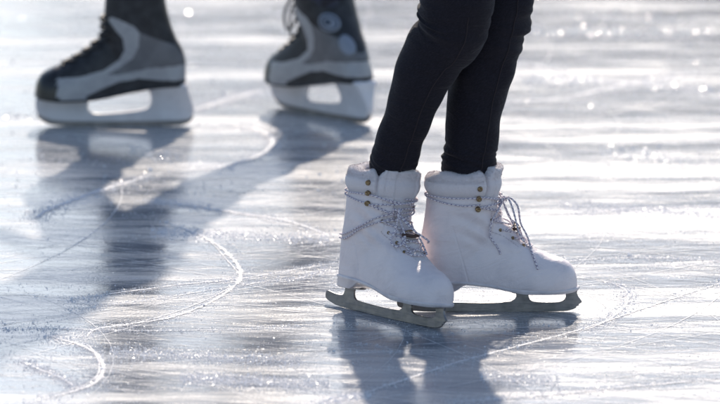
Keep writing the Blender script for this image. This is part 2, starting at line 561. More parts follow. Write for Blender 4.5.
def build_upper(point, disp, levels, top_fn, zone_fn=None, rim=(0.010, 0.030)):
    """grid of (level, angle); returns verts, faces, and a (level, angle) index of faces"""
    S = np.asarray(levels)
    TT, SS = np.meshgrid(TH, S)
    t01 = np.clip((SS - (S[-1] - 0.04)) / 0.04, 0, 1)
    SS2 = SS + top_fn(TT) * t01 ** 1.5
    SSc = np.minimum(SS2, S[-1])
    d = disp(TT, SSc)
    x, y, z = point(TT, SSc, d)
    z = z + (SS2 - SSc)
    rows = [np.stack([x, y, z], -1)]
    # rolled rim going inwards and down
    top = rows[0][-1]
    cx = top[:, 0].mean(); cy = top[:, 1].mean()
    q = []
    for k in range(1, 9):
        a = k / 8 * math.pi
        w = (1 - math.cos(a)) * rim[0] / 2; up = math.sin(min(a, math.pi) ** 0.85 * math.pi ** 0.15) * rim[0] * 0.36
        q.append((w, up))
    for k in range(1, 6): q.append((rim[0], -rim[1] * k / 5))
    for w, up in q:
        p = top.copy()
        vx = p[:, 0] - cx; vy = p[:, 1] - cy
        Ln = np.sqrt(vx ** 2 + vy ** 2)
        p[:, 0] -= vx / Ln * w; p[:, 1] -= vy / Ln * w; p[:, 2] += up
        rows.append(p[None])
    V = np.concatenate(rows, 0)
    return V

def grid_mesh(name, V, sel=None):
    """closed-ring grid (n, NTH, 3) -> mesh with only the selected quads"""
    n, m, _ = V.shape
    idx = np.arange(n * m).reshape(n, m)
    a = idx[:-1]; b = np.roll(idx, -1, 1)[:-1]; c = np.roll(idx, -1, 1)[1:]; d = idx[1:]
    Fq = np.stack([a, b, c, d], -1)
    if sel is not None: Fq = Fq[sel[:n - 1]]
    Fq = Fq.reshape(-1, 4)
    used = np.unique(Fq)
    mp = np.full(n * m, -1); mp[used] = np.arange(len(used))
    return mesh_from(name, V.reshape(-1, 3)[used], mp[Fq].tolist())

def fuzz(o, n, ln, zmin):
    """short woolly fibres standing on the upper edge of a padded part, in the same mesh"""
    me = o.data
    bm = bmesh.new(); bm.from_mesh(me); bm.normal_update()
    cand = [f for f in bm.faces if f.calc_center_median().z > zmin]
    if not cand: bm.free(); return
    w = np.array([f.calc_area() for f in cand]); w /= w.sum()
    cen = sum((f.calc_center_median() for f in cand), Vector()) / len(cand)
    picks = rng.choice(len(cand), n, p=w)
    for k in picks:
        f = cand[k]
        vs = [v.co for v in f.verts]
        a_, b_ = random.random(), random.random()
        p = vs[0].lerp(vs[1], a_).lerp(vs[3].lerp(vs[2], a_), b_)
        nn = f.normal.copy()
        c = p - cen; c.z = abs(c.z) * 0.5
        if nn.dot(c) < 0: nn = -nn
        d = (nn + Vector(rng.normal(0, 0.45, 3))).normalized() * ln * random.uniform(0.5, 1.3)
        side = d.cross(Vector(rng.normal(0, 1, 3))).normalized() * 0.00022
        m_ = p + d * 0.6 + Vector(rng.normal(0, ln * 0.2, 3))
        v0, v1, v2, v3, v4 = [bm.verts.new(q) for q in (p - side, p + side, m_ + side * 0.7, m_ - side * 0.7, p + d)]
        bm.faces.new((v0, v1, v2, v3)); bm.faces.new((v3, v2, v4))
    bm.to_mesh(me); bm.free()

def rivet(parent_mb, pos, nrm, r, hgt):
    """mushroom head with a flat disc: added to a (verts, faces) pair"""
    V, Fc = parent_mb
    nrm = Vector(nrm).normalized()
    a = nrm.orthogonal().normalized(); b = nrm.cross(a)
    prof = [(r, -0.001), (r, hgt * 0.35), (r * 0.9, hgt * 0.7), (r * 0.55, hgt * 0.78), (r * 0.5, hgt * 0.55), (r * 0.25, hgt * 0.5), (0.0, hgt * 0.5)]
    base = len(V); seg = 18
    for (rr, hh) in prof[:-1]:
        for k in range(seg):
            an = 2 * math.pi * k / seg
            V.append(Vector(pos) + a * (math.cos(an) * rr) + b * (math.sin(an) * rr) + nrm * hh)
    V.append(Vector(pos) + nrm * prof[-1][1])
    for i in range(len(prof) - 2):
        for k in range(seg):
            k2 = (k + 1) % seg
            Fc.append((base + i * seg + k, base + i * seg + k2, base + (i + 1) * seg + k2, base + (i + 1) * seg + k))
    t = len(V) - 1; i = len(prof) - 2
    for k in range(seg): Fc.append((base + i * seg + k, base + i * seg + (k + 1) % seg, t))

def fp(deg, s, off=0.0):
    th = R(deg)
    x, y, z = fig_point(np.array(th), np.array(s), off)
    return Vector((float(x), float(y), float(z)))

def fnormal(deg, s):
    e = 1.5; q = 0.002
    t1 = fp(deg + e, s) - fp(deg - e, s)
    t2 = fp(deg, min(s + q, 0.180)) - fp(deg, s - q)
    return t1.cross(t2).normalized()

def figure_skate(parent, loc, rotz, near, lean=0.0):
    root = empty('ice_skate', loc, rotz, parent)
    def top(T):
        a = (T + math.pi) % (2 * math.pi) - math.pi
        return 0.006 * np.cos(a + 0.3) ** 2 - 0.010 * np.exp(-((np.abs(a) - 0.86) / 0.10) ** 2) + 0.004 * (np.abs(a) < 0.7) + 0.0015 * np.sin(5 * a) - (0.0 if near else 0.014) * sstep(0.0, 0.9, np.cos(a - 2.44))
    V = build_upper(fig_point, fig_disp, fig_lv, top, rim=(0.028, 0.040))
    n = V.shape[0]
    nl = len(fig_lv)
    lev = np.concatenate([fig_lv, np.full(n - nl, 0.2)])
    a = (TH + math.pi) % (2 * math.pi) - math.pi
    # tongue flares forward at the top
    for i in range(n):
        s = lev[i]
        w = (np.abs(a) < 0.86) * sstep(0.165, 0.2, s) * np.cos(np.clip(a / 0.86, -1, 1) * math.pi / 2) ** 0.7
        V[i, :, 0] += w * 0.006
    LV, AA = np.meshgrid(lev[:-1], a, indexing='ij')
    r = FIG.rad(AA, np.minimum(LV, 0.180))
    Xg = FIG.cx + r * np.cos(AA); Yg = r * np.sin(AA)
    tongue = ((np.abs(AA) < 0.86) & (LV > 0.150)) | ((np.abs(Yg) < 0.0150 + 0.010 * sstep(0.10, 0.18, LV)) & (np.abs(AA) < 1.2) & (LV > 0.062) & (Xg < 0.199))
    cuff = (LV > 0.149) & ~tongue
    up = ~(tongue | cuff)
    boot = link('boot_upper', grid_mesh('boot_upper', V, up), M['leather'], root)
    fuzz(link('padded_cuff', grid_mesh('padded_cuff', V, cuff), M['plush'], root), 6500, 0.0020, 0.224)
    fuzz(link('tongue', grid_mesh('tongue', V, tongue), M['plush'], root), 2000, 0.0018, 0.230)
    # --- sole with stacked heel
    r0 = FIG.rad(TH, 0.0) + 0.0034
    rows = []
    def zb(x):
        return lerp_tab(x, [-0.02, 0.050, 0.060, 0.072, 0.088, 0.12, 0.150, 0.175, 0.24, 0.28],
                        [0.038, 0.038, 0.042, 0.050, 0.0535, 0.049, 0.0405, 0.037, 0.0365, 0.039])
    def ringpts(k, zf, inset=0.0):
        x = FIG.cx + (r0 - inset) * k * np.cos(TH); y = (r0 - inset) * k * np.sin(TH)
        return np.stack([x, y, zf(x)], -1)
    f_top = lambda x: 0.05 + (fig_zs(x) - 0.05) + 0.0012
    rows.append(ringpts(1, f_top, 0.006)); rows.append(ringpts(1, f_top, 0.0004))
    rows.append(ringpts(1, lambda x: f_top(x) - 0.001))
    rows.append(ringpts(1, lambda x: f_top(x) - 0.0045)); rows.append(ringpts(1, lambda x: f_top(x) - 0.0052, 0.0022))
    rows.append(ringpts(1, lambda x: np.minimum(f_top(x) - 0.0052, zb(x) + 0.001), 0.0024))
    rows.append(ringpts(1, lambda x: np.minimum(f_top(x) - 0.0055, zb(x)), 0.0034))
    for k in (0.9, 0.75, 0.55, 0.35, 0.15, 0.02): rows.append(ringpts(k, lambda x: np.minimum(f_top(x) - 0.0055, zb(x)), 0.0034))
    link('sole', grid_mesh('sole', np.stack(rows)), M['sole'], root)
    # --- blade: runner with toe picks, heel stanchion, double front stanchion
    zt = 0.039
    out = [(-0.034, 0.0085), (-0.038, 0.0125), (-0.038, 0.0205), (-0.033, 0.0230), (-0.012, 0.0205), (0.004, 0.021), (0.009, 0.027), (0.010, zt - 0.003), (0.004, zt), (0.048, zt), (0.0345, zt - 0.003),
           (0.033, 0.028), (0.038, 0.0195), (0.052, 0.0170), (0.10, 0.0155), (0.142, 0.0165), (0.154, 0.019), (0.160, 0.026), (0.158, zt - 0.004), (0.152, zt), (0.262, zt),
           (0.2610, 0.032), (0.2630, 0.0260), (0.2690, 0.0180), (0.2690, 0.0160), (0.2640, 0.0130), (0.2645, 0.0112), (0.2600, 0.0090), (0.2600, 0.0072), (0.2555, 0.0045), (0.2500, 0.0028),
           (0.235, 0.0012), (0.19, 0.0), (0.12, -0.0004), (0.04, 0.0004), (-0.004, 0.0016), (-0.022, 0.0048)]
    corner = {7, 8, 9, 10, 18, 19, 20, 21, 22, 23, 24, 25, 26, 27, 28, 29, 30}
    hole = [(0.190, 0.036), (0.181, 0.030), (0.183, 0.0205), (0.192, 0.0165), (0.212, 0.0155), (0.232, 0.0165), (0.241, 0.0215), (0.242, 0.030), (0.236, 0.036)]
    extrude_profile('blade', [smooth_loop(out, 6, corner), smooth_loop(hole, 6)], 0.0042, 0.0006, M['steel'], root)
    # --- mounting plates with screws
    for x0, x1, w in ((0.002, 0.052, 0.020), (0.152, 0.250, 0.027)):
        pl = smooth_loop([(x0, 0.0), (x0 + 0.006, w * 0.8), ((x0 + x1) / 2, w), (x1 - 0.008, w * 0.8), (x1, 0.0), (x1 - 0.008, -w * 0.8), ((x0 + x1) / 2, -w), (x0 + 0.006, -w * 0.8)], 5)
        vs = [(x, y, 0.0350 if x0 > 0.1 else 0.0362) for x, y in pl] + [(x, y, 0.0372 if x0 > 0.1 else 0.0386) for x, y in pl]
        N = len(pl)
        fs = [tuple(range(N))[::-1], tuple(range(N, 2 * N))] + [(i, (i + 1) % N, N + (i + 1) % N, N + i) for i in range(N)]
        link('mounting_plate', mesh_from('mounting_plate', vs, fs), M['steel'], root, smooth=False)
    # --- hooks: three on each side of the shaft
    for s in ((0.136, 0.1535, 0.171) if near else (0.131, 0.149, 0.1665)):
        for sg in (-1, 1):
            vf = ([], [])
            dg = sg * 64
            pos = fp(dg, s, 0.0012); nr = fnormal(dg, s)
            rivet(vf, pos, nr, 0.0046, 0.0058)
            link('lace_hook', fix_normals(mesh_from('lace_hook', *vf)), M['brass'], root)
    # --- eyelets down the vamp
    for s, dg in ((0.110, 34), (0.094, 24), (0.083, 17), (0.072, 12.5)):
        for sg in (-1, 1):
            vf = ([], [])
            rivet(vf, fp(sg * dg, s, 0.0004), fnormal(sg * dg, s), 0.0028, 0.0016)
            link('eyelet', fix_normals(mesh_from('eyelet', *vf)), M['brass'], root)
    # --- brown ornament on the tongue, a small metal buckle with a leather bar
    ob = TubeSet()
    c0 = fp(0, 0.094, 0.004); n0 = fnormal(0, 0.094)
    t = Vector((0, 1, 0)); bvec = n0.cross(t)
    ob.tube([c0 - t * 0.017 + bvec * 0.003, c0 - t * 0.010 + n0 * 0.003, c0 + n0 * 0.004 - bvec * 0.002, c0 + t * 0.010 + n0 * 0.003, c0 + t * 0.017 + bvec * 0.003], 0.0048, 24, 10, 0.6)
    ob.build('lace_keeper', M['browneye'], root)
    oc = TubeSet()
    oc.tube([c0 - t * 0.013 + bvec * 0.007 + n0 * 0.002, c0 - t * 0.005 + bvec * 0.008 + n0 * 0.005, c0 + t * 0.006 + bvec * 0.008 + n0 * 0.005, c0 + t * 0.013 + bvec * 0.006 + n0 * 0.002], 0.0012, 20, 6)
    oc.build('keeper_wire', M['brass'], root)
    # --- laces
    la = TubeSet()
    rl = 0.0016
    def fpl(lst, off=0.0024): return [fp(d, s, off + (o[0] if o else 0)) for d, s, *o in lst]
    # criss-cross down the vamp
    eye = [(0.072, 12.5), (0.083, 17), (0.094, 24), (0.110, 34), (0.134, 62), (0.151, 62)]
    for i in range(len(eye) - 1):
        (s0, d0), (s1, d1) = eye[i], eye[i + 1]
        for sg in (-1, 1):
            lst = []
            for k in range(9):
                t_ = k / 8
                dd = sg * (-d0 + (d0 + d1) * t_)
                lst.append((dd, s0 + (s1 - s0) * t_, 0.0016 if sg > 0 else 0.0))
            la.tube(fpl(lst), rl, 30, 8, 0.75)
    la.tube(fpl([(-12.5, 0.070), (-5, 0.069), (5, 0.069), (12.5, 0.070)]), rl, 16, 8, 0.75)
    # zig-zag between the hooks and the tongue
    for s0, s1 in ((0.151, 0.145), (0.134, 0.128)):
        la.tube(fpl([(-64, s0), (-48, (s0 + s1) / 2 + .002), (-30, s1), (-10, s1 - .003), (12, s1), (40, (s0 + s1) / 2), (64, s0)]), rl, 36, 8, 0.75)
    # wraps round the ankle
    def wrap(slist, off=0.0026):
        m = len(slist)
        return [fp(-60 - 300 * k / (m - 1), s_, off) for k, s_ in enumerate(slist)]
    if near:
        la.tube(wrap([.151, .150, .149, .150, .152, .151, .149, .147, .146, .145, .146, .148, .150]), rl, 90, 8, 0.8)
        la.tube(wrap([.135, .137, .140, .143, .145, .144, .140, .137, .135, .134, .134, .134, .134]), rl, 90, 8, 0.8)
        # long diagonal strand from the knot round the heel
        dg = [(-18, .124), (-34, .119), (-52, .110), (-72, .098), (-92, .089), (-112, .081), (-135, .073), (-160, .070), (-185, .071), (-215, .078), (-245, .092), (-280, .110), (-315, .122)]
        la.tube([fp(d, s, 0.0030) for d, s in dg], rl, 90, 8, 0.85)
        la.tube([fp(d + 2, s - 0.006 - 0.002 * math.sin(i * 1.3), 0.0030) for i, (d, s) in enumerate(dg[:8])], rl, 60, 8, 0.85)
        kn = fp(-14, 0.128, 0.007)
        for q in range(2):
            a0 = q * 1.4
            la.tube([kn + Vector((0.006 * math.cos(a0 + w), 0.008 * math.sin(a0 + w), 0.006 * math.sin(w * 1.7 + q))) for w in (0, 1.2, 2.4, 3.6, 4.8)], rl, 30, 8)
        # bow loops and ends, hanging over the vamp
        la.tube([kn, kn + Vector((.016, -.010, .006)), fp(-20, .100, .016), fp(-24, .084, .010), fp(-18, .078, .006), fp(-10, .092, .010), kn], rl, 60, 8)
        la.tube([kn, fp(-2, .108, .016), fp(8, .097, .020), fp(14, .090, .024), fp(20, .086, .020)], rl, 30, 8)
        la.tube([kn, fp(-10, .100, .012), fp(-12, .088, .007), fp(-9, .076, .004), fp(-8, .068, .003)], rl, 40, 8)
        la.tube([kn, fp(4, .104, .014), fp(10, .090, .010), fp(13, .078, .006), fp(11, .070, .004)], rl, 40, 8)
    else:
        la.tube(wrap([.150, .150, .150, .151, .151, .150, .149, .149, .149, .149, .149, .149, .149]), rl, 90, 8, 0.8)
        la.tube(wrap([.139, .137, .139, .143, .147, .149, .148, .146, .144, .142, .141, .140, .139]), rl, 90, 8, 0.8)
        kn = fp(-12, 0.140, 0.006)
        for q in range(2):
            a0 = q * 1.4
            la.tube([kn + Vector((0.006 * math.cos(a0 + w), 0.007 * math.sin(a0 + w), 0.007 * math.sin(w * 1.7 + q))) for w in (0, 1.2, 2.4, 3.6, 4.8)], rl, 30, 8)
        # tall loop falling forward down the instep, its end lying on the toe
        la.tube([kn, kn + Vector((.010, -.006, .007)), kn + Vector((.024, -.010, -.006)), fp(-10, .106, .026), fp(-10, .090, .020), fp(-9, .078, .012), fp(-12, .066, .004), fp(-15, .058, .0035), fp(-17.5, .048, .0035), fp(-19.0, .037, .0035)], rl, 80, 8)
        la.tube([kn, kn + Vector((.008, -.010, .006)), kn + Vector((.016, -.014, -.010)), fp(-16, .090, .016), fp(-13, .078, .008), fp(-9, .084, .008), fp(-6, .100, .008), kn], rl, 60, 8)
        la.tube([kn, fp(-30, .128, .008), fp(-38, .112, .006), fp(-40, .096, .004), fp(-37, .080, .0035), fp(-33, .066, .0035), fp(-32, .056, .0035)], rl, 50, 8)
        la.tube([kn, fp(-6, .112, .012), fp(2, .100, .014), fp(10, .088, .010), fp(12, .078, .006)], rl, 40, 8)
    la.build('laces', M['lace'], root)
    # --- rows of stitching beside the facings, round the counter and the toe
    stc = None
    def find_deg(s_, target, sg):
        ds = np.linspace(3, 88, 400)
        x, y, z = fig_point(np.radians(ds), np.full(400, s_))
        k = int(np.argmin(np.abs(y - target)))
        return sg * float(ds[k])
    def dashes(stc, pts, ln=0.0022, gap=0.0016):
        pts = catmull(pts, 160)
        acc, on, cur = 0.0, True, [pts[0]]
        for a_, b_ in zip(pts, pts[1:]):
            acc += (b_ - a_).length
            if on: cur.append(b_)
            if acc > (ln if on else gap):
                if on and len(cur) > 1: stc.tube(cur, 0.00045, 3, 5)
                on = not on; acc = 0.0; cur = [b_]
    for sg in (-1, 1):
        stc = TubeSet()
        for extra in (0.0105, 0.0155):
            lst = [fp(find_deg(s_, 0.014 + 0.010 * float(sstep(0.10, 0.18, s_)) + extra, sg), s_, 0.0002) for s_ in np.linspace(0.070, 0.146, 16)]
            dashes(stc, lst)
        stc.build('stitching', M['thread'], root)
    # --- pull tab at the heel
    if near:
        tb = TubeSet()
        tb.tube([fp(176, .058, .0020), fp(176, .068, .0030), fp(176, .078, .0022)], 0.006, 10, 8, 0.25, up=(1, 0, 0))
        tb.build('heel_tab', M['denim'], root)
    return root

# ---- trousers --------------------------------------------------------------
def leg_rings(stations, nring, nseg, wrinkle, seed, aspect=1.0):
    """stations: (centre Vector, radius). rings perpendicular to the axis"""
    pts = [s[0] for s in stations]
    rad = [s[1] for s in stations]
    ax = catmull(pts, nring)
    u = np.linspace(0, len(rad) - 1, nring + 1)
    rr = np.interp(u, np.arange(len(rad)), rad)
    rr = np.convolve(np.pad(rr, 4, 'edge'), np.ones(9) / 9, 'valid')
    rg = np.random.default_rng(seed)
    ph = rg.uniform(0, 6.28, 12)
    V = []
    Lacc = 0
    for i, p in enumerate(ax):
        t = (ax[min(i + 1, nring)] - ax[max(i - 1, 0)]).normalized()
        ex = Vector((1, 0, 0)); ex = (ex - t * ex.dot(t)).normalized()
        ey = t.cross(ex)
        if i: Lacc += (p - ax[i - 1]).length
        row = []
        for k in range(nseg):
            a = 2 * math.pi * k / nseg
            d = wrinkle(a, Lacc, p.z, ph)
            r_ = rr[i] + d
            row.append(p + ex * (math.cos(a) * r_) + ey * (math.sin(a) * r_ * aspect))
        V.append(row)
    return V

def rings_to_mesh(name, Vs, caps=True):
    verts, faces = [], []
    for V in Vs:
        base = len(verts); m = len(V[0])
        for row in V: verts.extend(row)
        for i in range(len(V) - 1):
            for k in range(m):
                k2 = (k + 1) % m
                faces.append((base + i * m + k, base + i * m + k2, base + (i + 1) * m + k2, base + (i + 1) * m + k))
        if caps:
            faces.append(tuple(base + k for k in reversed(range(m))))
            faces.append(tuple(base + (len(V) - 1) * m + k for k in range(m)))
    return fix_normals(mesh_from(name, verts, faces))

def skin_mesh(name, verts, edges, radii, root_i, sub=2):
    me = bpy.data.meshes.new(name + '_rig')
    me.from_pydata([tuple(v) for v in verts], edges, [])
    o = bpy.data.objects.new(name + '_rig', me)
    COL.objects.link(o)
    o.modifiers.new('skin', 'SKIN')
    for i, r in enumerate(radii):
        sv = me.skin_vertices[0].data[i]
        rx, ry = r if isinstance(r, tuple) else (r, r)
        sv.radius = (rx, ry); sv.use_root = (i == root_i)
    s = o.modifiers.new('sub', 'SUBSURF'); s.levels = sub; s.render_levels = sub
    dg = bpy.context.evaluated_depsgraph_get()
    out = bpy.data.meshes.new_from_object(o.evaluated_get(dg))
    bpy.data.objects.remove(o); bpy.data.meshes.remove(me)
    out.name = name
    return out

def figure(root, anks, knees, hips, pelvis, lean, heading, female, shoulder_w):
    """one continuous body: feet excluded (inside the boots), up to the head, arms slightly out"""
    H = Vector((math.cos(heading), math.sin(heading), 0)); S = Vector((-H.y, H.x, 0))
    up = Vector((0, 0, 1))
    vs, es, rs = [], [], []
    def add(p, r, prev=None):
        vs.append(p); rs.append(r)
        if prev is not None: es.append((prev, len(vs) - 1))
        return len(vs) - 1
    k = 0.92 if female else 1.0
    pl = add(pelvis, 0.125 * k)
    waist = pelvis + up * 0.17 + H * lean * 0.17
    chest = pelvis + up * 0.38 + H * lean * 0.40
    neckb = pelvis + up * 0.53 + H * lean * 0.56
    w = add(waist, 0.105 * k, pl); c = add(chest, 0.125 * k, w); nb = add(neckb, 0.06 * k, c)
    nk = add(neckb + up * 0.06 + H * 0.03, 0.052 * k, nb)
    add(neckb + up * 0.14 + H * 0.05, 0.080, nk); hd = len(vs) - 1
    add(neckb + up * 0.235 + H * 0.04, 0.078, hd)
    for sg in (-1, 1):
        sh = add(neckb - up * 0.04 + S * sg * shoulder_w / 2, 0.058 * k, nb)
        el = add(vs[sh] - up * 0.25 + S * sg * 0.10 + H * (0.08 * sg), 0.043 * k, sh)
        wr = add(vs[el] - up * 0.16 + H * 0.16 + S * sg * 0.03, 0.030 * k, el)
        hn = add(vs[wr] - up * 0.05 + H * 0.06, 0.034 * k, wr)
        for q in range(4):
            f1 = add(vs[hn] + H * 0.035 - up * 0.02 + S * (q - 1.5) * 0.02, 0.0095, hn)
            add(vs[f1] - up * 0.035 + H * 0.012, 0.0085, f1)
        th = add(vs[hn] - S * sg * 0.035 + H * 0.02, 0.0105, hn); add(vs[th] + H * 0.025 - up * 0.01, 0.009, th)
    for hp, kn, an in zip(hips, knees, anks):
        h = add(hp, 0.070 * k, pl)
        chain = kn if isinstance(kn, list) else [(kn, 0.044), (kn.lerp(an, 0.5), 0.036), (an, 0.028)]
        for cp, cr in chain: h = add(cp, cr, h)
    me = skin_mesh('body', vs, es, rs, 0)
    me.materials.append(M['jacket']); me.materials.append(M['skin']); me.materials.append(M['hair'])
    ob = bpy.data.objects.new('body', me); COL.objects.link(ob); ob.parent = root
    zn = vs[nk].z
    wrists = [v for v in vs if False]
    for p in me.polygons:
        p.use_smooth = True
        if p.center.z > zn - 0.01:
            p.material_index = 1
    # hair: a cap over the skull
    hc = neckb + up * 0.20 + H * 0.035
    bm = bmesh.new(); bmesh.ops.create_icosphere(bm, subdivisions=4, radius=0.105)
    for v in list(bm.verts):
        d = v.co.normalized()
        if d.dot(H) > 0.35 and d.z < 0.5: v.co *= 0.72
        elif d.z < -0.4: v.co *= 0.8
        v.co = Vector((v.co.x * 0.92, v.co.y * 0.92, v.co.z * 1.12)) + hc
    hm = bpy.data.meshes.new('hair'); bm.to_mesh(hm); bm.free()
    link('hair', hm, M['hair'], root)
    return ob

# ================================================================== FRONT SKATER
def shear(root, k, z0=0.06):
    for ch in root.children:
        if ch.name.startswith(('blade', 'mounting', 'outsole', 'sole')): continue
        me = ch.data
        for obj_ in [ch] + list(ch.children):
            for v in obj_.data.vertices:
                if v.co.z > z0: v.co.x += k * (v.co.z - z0)
near_heading = R(-50)
near_toe = G(438, 325); near_heel = G(324, 303)
# ball of blade contact placed from the ice marks
near_loc = Vector(G(340, 307)); 
far_loc = Vector(G(420, 312.0))
print('near', near_loc, near_toe, near_heel, 'len', (near_toe - near_heel).length, 'head', math.degrees(math.atan2(near_toe.y - near_heel.y, near_toe.x - near_heel.x)))
person = empty('person', (0.10, 0.0, 0.0))
tag(person, 'skater in tight black jeans and white laced figure skates, in front and in focus', 'person')
def child_empty_fix(o): pass
W2L = Vector((-0.10, 0.0, 0.0))

sk1 = figure_skate(person, near_loc + W2L, near_heading, True)
sk1.rotation_euler[0] = R(-8)
shear(sk1, 0.01)
sk2 = figure_skate(person, far_loc + W2L, R(0.5), False)
sk1['label'] = 'nearer white skate, turned towards the camera, its lace wound round the heel'
sk2['label'] = 'farther white skate in side view, one lace end hanging on its toe'

def px_leg(tab, Y0, Y1):
    out = []
    n = len(tab)
    for i, (px, py, w) in enumerate(tab):
        Y = Y0 + (Y1 - Y0) * i / (n - 1)
        c = P(px, py, Y)
        out.append((c + W2L, w / 600.0))
    return out

ank_n = near_loc + Vector((math.cos(near_heading), math.sin(near_heading), 0)) * 0.075
tab_n = [(384, 190, 16), (388, 177, 19), (392.5, 163, 23), (397.5, 147, 23.6), (402, 133, 23.2), (407, 120, 23.5), (415, 96, 25.8), (425, 71, 29.3), (436.5, 51, 31.2), (447, 38, 33.5), (454, 22, 35.2), (457, 5, 35.5), (461, -30, 37), (466, -80, 41), (478, -150, 47)]
tab_f = [(463, 195, 22), (466, 182, 24), (468, 167, 26), (470, 150, 26.2), (472.5, 134, 26.3), (475.5, 107, 28.2), (479, 85, 30.6), (485, 58, 32.5), (490, 40, 34), (495, 20, 35.2), (498, 0, 35.2), (500, -30, 37), (504, -80, 42), (508, -150, 47)]
Yn = ank_n.y + 0.015; Yf = far_loc.y
leg_n = px_leg(tab_n, Yn + 0.00, Yn - 0.12)
leg_f = px_leg(tab_f, Yf, Yf - 0.0)

from mathutils import noise as mnoise
def fold(a, z, f, k, seed):
    return mnoise.noise(Vector((math.cos(a) * k + seed, math.sin(a) * k, z * f + 0.6 * math.sin(a + seed)))) * 1.6
def wr_near(a, l, z, ph):
    # 0 = +x side, pi/2 = far... creases gather at the back of the knee and above the boot
    d = 0.0
    hem = math.exp(-((z - 0.255) / 0.018) ** 2)
    d += 0.0030 * hem * fold(a, z, 150, 0.9, 3.1)
    d += 0.0008 * math.sin(z * 120 + 2 * math.sin(a + ph[1]) + ph[2]) + 0.0007 * math.sin(z * 47 + 3 * a + ph[3])
    back = max(0.0, -math.cos(a)) ** 1.5
    kn = math.exp(-((z - 0.50) / 0.035) ** 2)
    d += 0.0055 * kn * (0.3 + back) * fold(a, z, 85, 0.7, 5.2) + 0.0016 * fold(a, z, 22, 1.1, 8.8)
    return d
def wr_far(a, l, z, ph):
    d = 0.0
    hem = math.exp(-((z - 0.262) / 0.020) ** 2)
    d += 0.0032 * hem * fold(a, z, 140, 0.9, 1.7)
    d += 0.0008 * math.sin(z * 110 + 2 * math.sin(a + ph[1]) + ph[2]) + 0.0007 * math.sin(z * 50 + 3 * a + ph[3])
    fr = max(0.0, math.cos(a)) ** 1.2
    kn = math.exp(-((z - 0.485) / 0.035) ** 2)
    d += 0.0034 * kn * (0.3 + fr) * fold(a, z, 110, 0.7, 2.9) + 0.0016 * fold(a, z, 22, 1.1, 7.3)
    return d
# thighs up to a shared pelvis
pel = (leg_n[-1][0] + leg_f[-1][0]) / 2; pel = Vector((pel.x + 0.02, pel.y, 0.90))
hipn = pel + Vector((0.01, -0.085, -0.02)); hipf = pel + Vector((-0.01, 0.085, -0.02))
leg_n2 = leg_n + [(hipn, 0.092), (hipn + Vector((0, 0.045, 0.09)), 0.10)]
leg_f2 = leg_f + [(hipf, 0.092), (hipf + Vector((0, -0.045, 0.09)), 0.10)]
Vn = leg_rings(leg_n2, 330, 110, wr_near, 3)
Vf = leg_rings(leg_f2, 330, 110, wr_far, 4)
jm = rings_to_mesh('jeans', [Vn, Vf])
jeans = link('jeans', jm, M['denim'], person)
# side seams
def seam(V, a0, name='seam'):
    ts = TubeSet()
    k = int(a0 / (2 * math.pi) * len(V[0])) % len(V[0])
    cen = [sum(r, Vector()) / len(r) for r in V]
    rowi = list(range(12, 230, 5))
    for dk, rr in ((0, 0.0009),):
        pts = []
        for i in rowi:
            p = V[i][(k + dk) % len(V[0])]
            pts.append(p + (p - cen[i]).normalized() * 0.0003)
        ts.tube(pts, rr, 160, 6)
    return ts.build(name, M['stitch'], jeans)
seam(Vn, R(-75)); seam(Vf, R(-62))
figure(person, [ank_n + W2L + Vector((0, 0, 0.12)), far_loc + W2L + Vector((0.07, 0, 0.12))], [[(leg_n[i][0], leg_n[i][1] * 0.72) for i in (13, 10, 7, 4, 1)], [(leg_f[i][0], leg_f[i][1] * 0.72) for i in (12, 9, 6, 4, 1)]], [hipn, hipf], pel, 0.12, R(-20), True, 0.34)

# ================================================================== HOCKEY SKATES / BACK SKATER
H_W = ([0.0, 0.004, 0.018, 0.05, 0.10, 0.15, 0.20, 0.235, 0.262, 0.283, 0.296, 0.302],
       [0.0, 0.019, 0.032, 0.037, 0.037, 0.041, 0.049, 0.051, 0.047, 0.037, 0.021, 0.0])
H_H = ([0.0, 0.05, 0.10, 0.15, 0.175, 0.195, 0.22, 0.245, 0.265, 0.285, 0.297, 0.302],
       [0.04, 0.09, 0.145, 0.133, 0.112, 0.096, 0.082, 0.070, 0.060, 0.048, 0.028, 0.002])
def hoc_F(X, Y, s):
    W = lerp_tab(X, *H_W)
    H = lerp_tab(X, *H_H)
    ok = (X > 0) & (X < 0.302)
    a = 1 - (np.abs(Y) / np.maximum(W, 1e-4)) ** 2.5 - (s / np.maximum(H, 1e-4)) ** 2.4
    a = np.where(ok, a, -3.0)
    back = lerp_tab(s, [0, 0.02, 0.045, 0.07, 0.10, 0.14, 0.18, 0.215], [0.006, 0.001, 0.000, 0.006, 0.020, 0.032, 0.040, 0.044])
    front = lerp_tab(s, [0, 0.08, 0.11, 0.14, 0.18, 0.215], [0.15, 0.165, 0.166, 0.168, 0.166, 0.160])
    half = (front - back) / 2; xs = (front + back) / 2
    b = lerp_tab(s, [0, 0.04, 0.09, 0.13, 0.18], [0.035, 0.040, 0.047, 0.053, 0.056])
    bb = 1 - np.abs((X - xs) / half) ** 2.3 - np.abs(Y / b) ** 2.3
    k = 0.10
    h = np.clip(0.5 + 0.5 * (a - bb) / k, 0, 1)
    return bb * (1 - h) + a * h + k * h * (1 - h)
hoc_lv = np.concatenate([np.linspace(0, 0.05, 40)[:-1], np.linspace(0.05, 0.12, 70)[:-1], np.linspace(0.12, 0.210, 50)])
HOC = Sliced(hoc_F, 0.088, hoc_lv, 0.25)
def hoc_zs(x): return lerp_tab(x, [-0.02, 0.04, 0.10, 0.19, 0.25, 0.31], [0.088, 0.087, 0.078, 0.062, 0.059, 0.062])
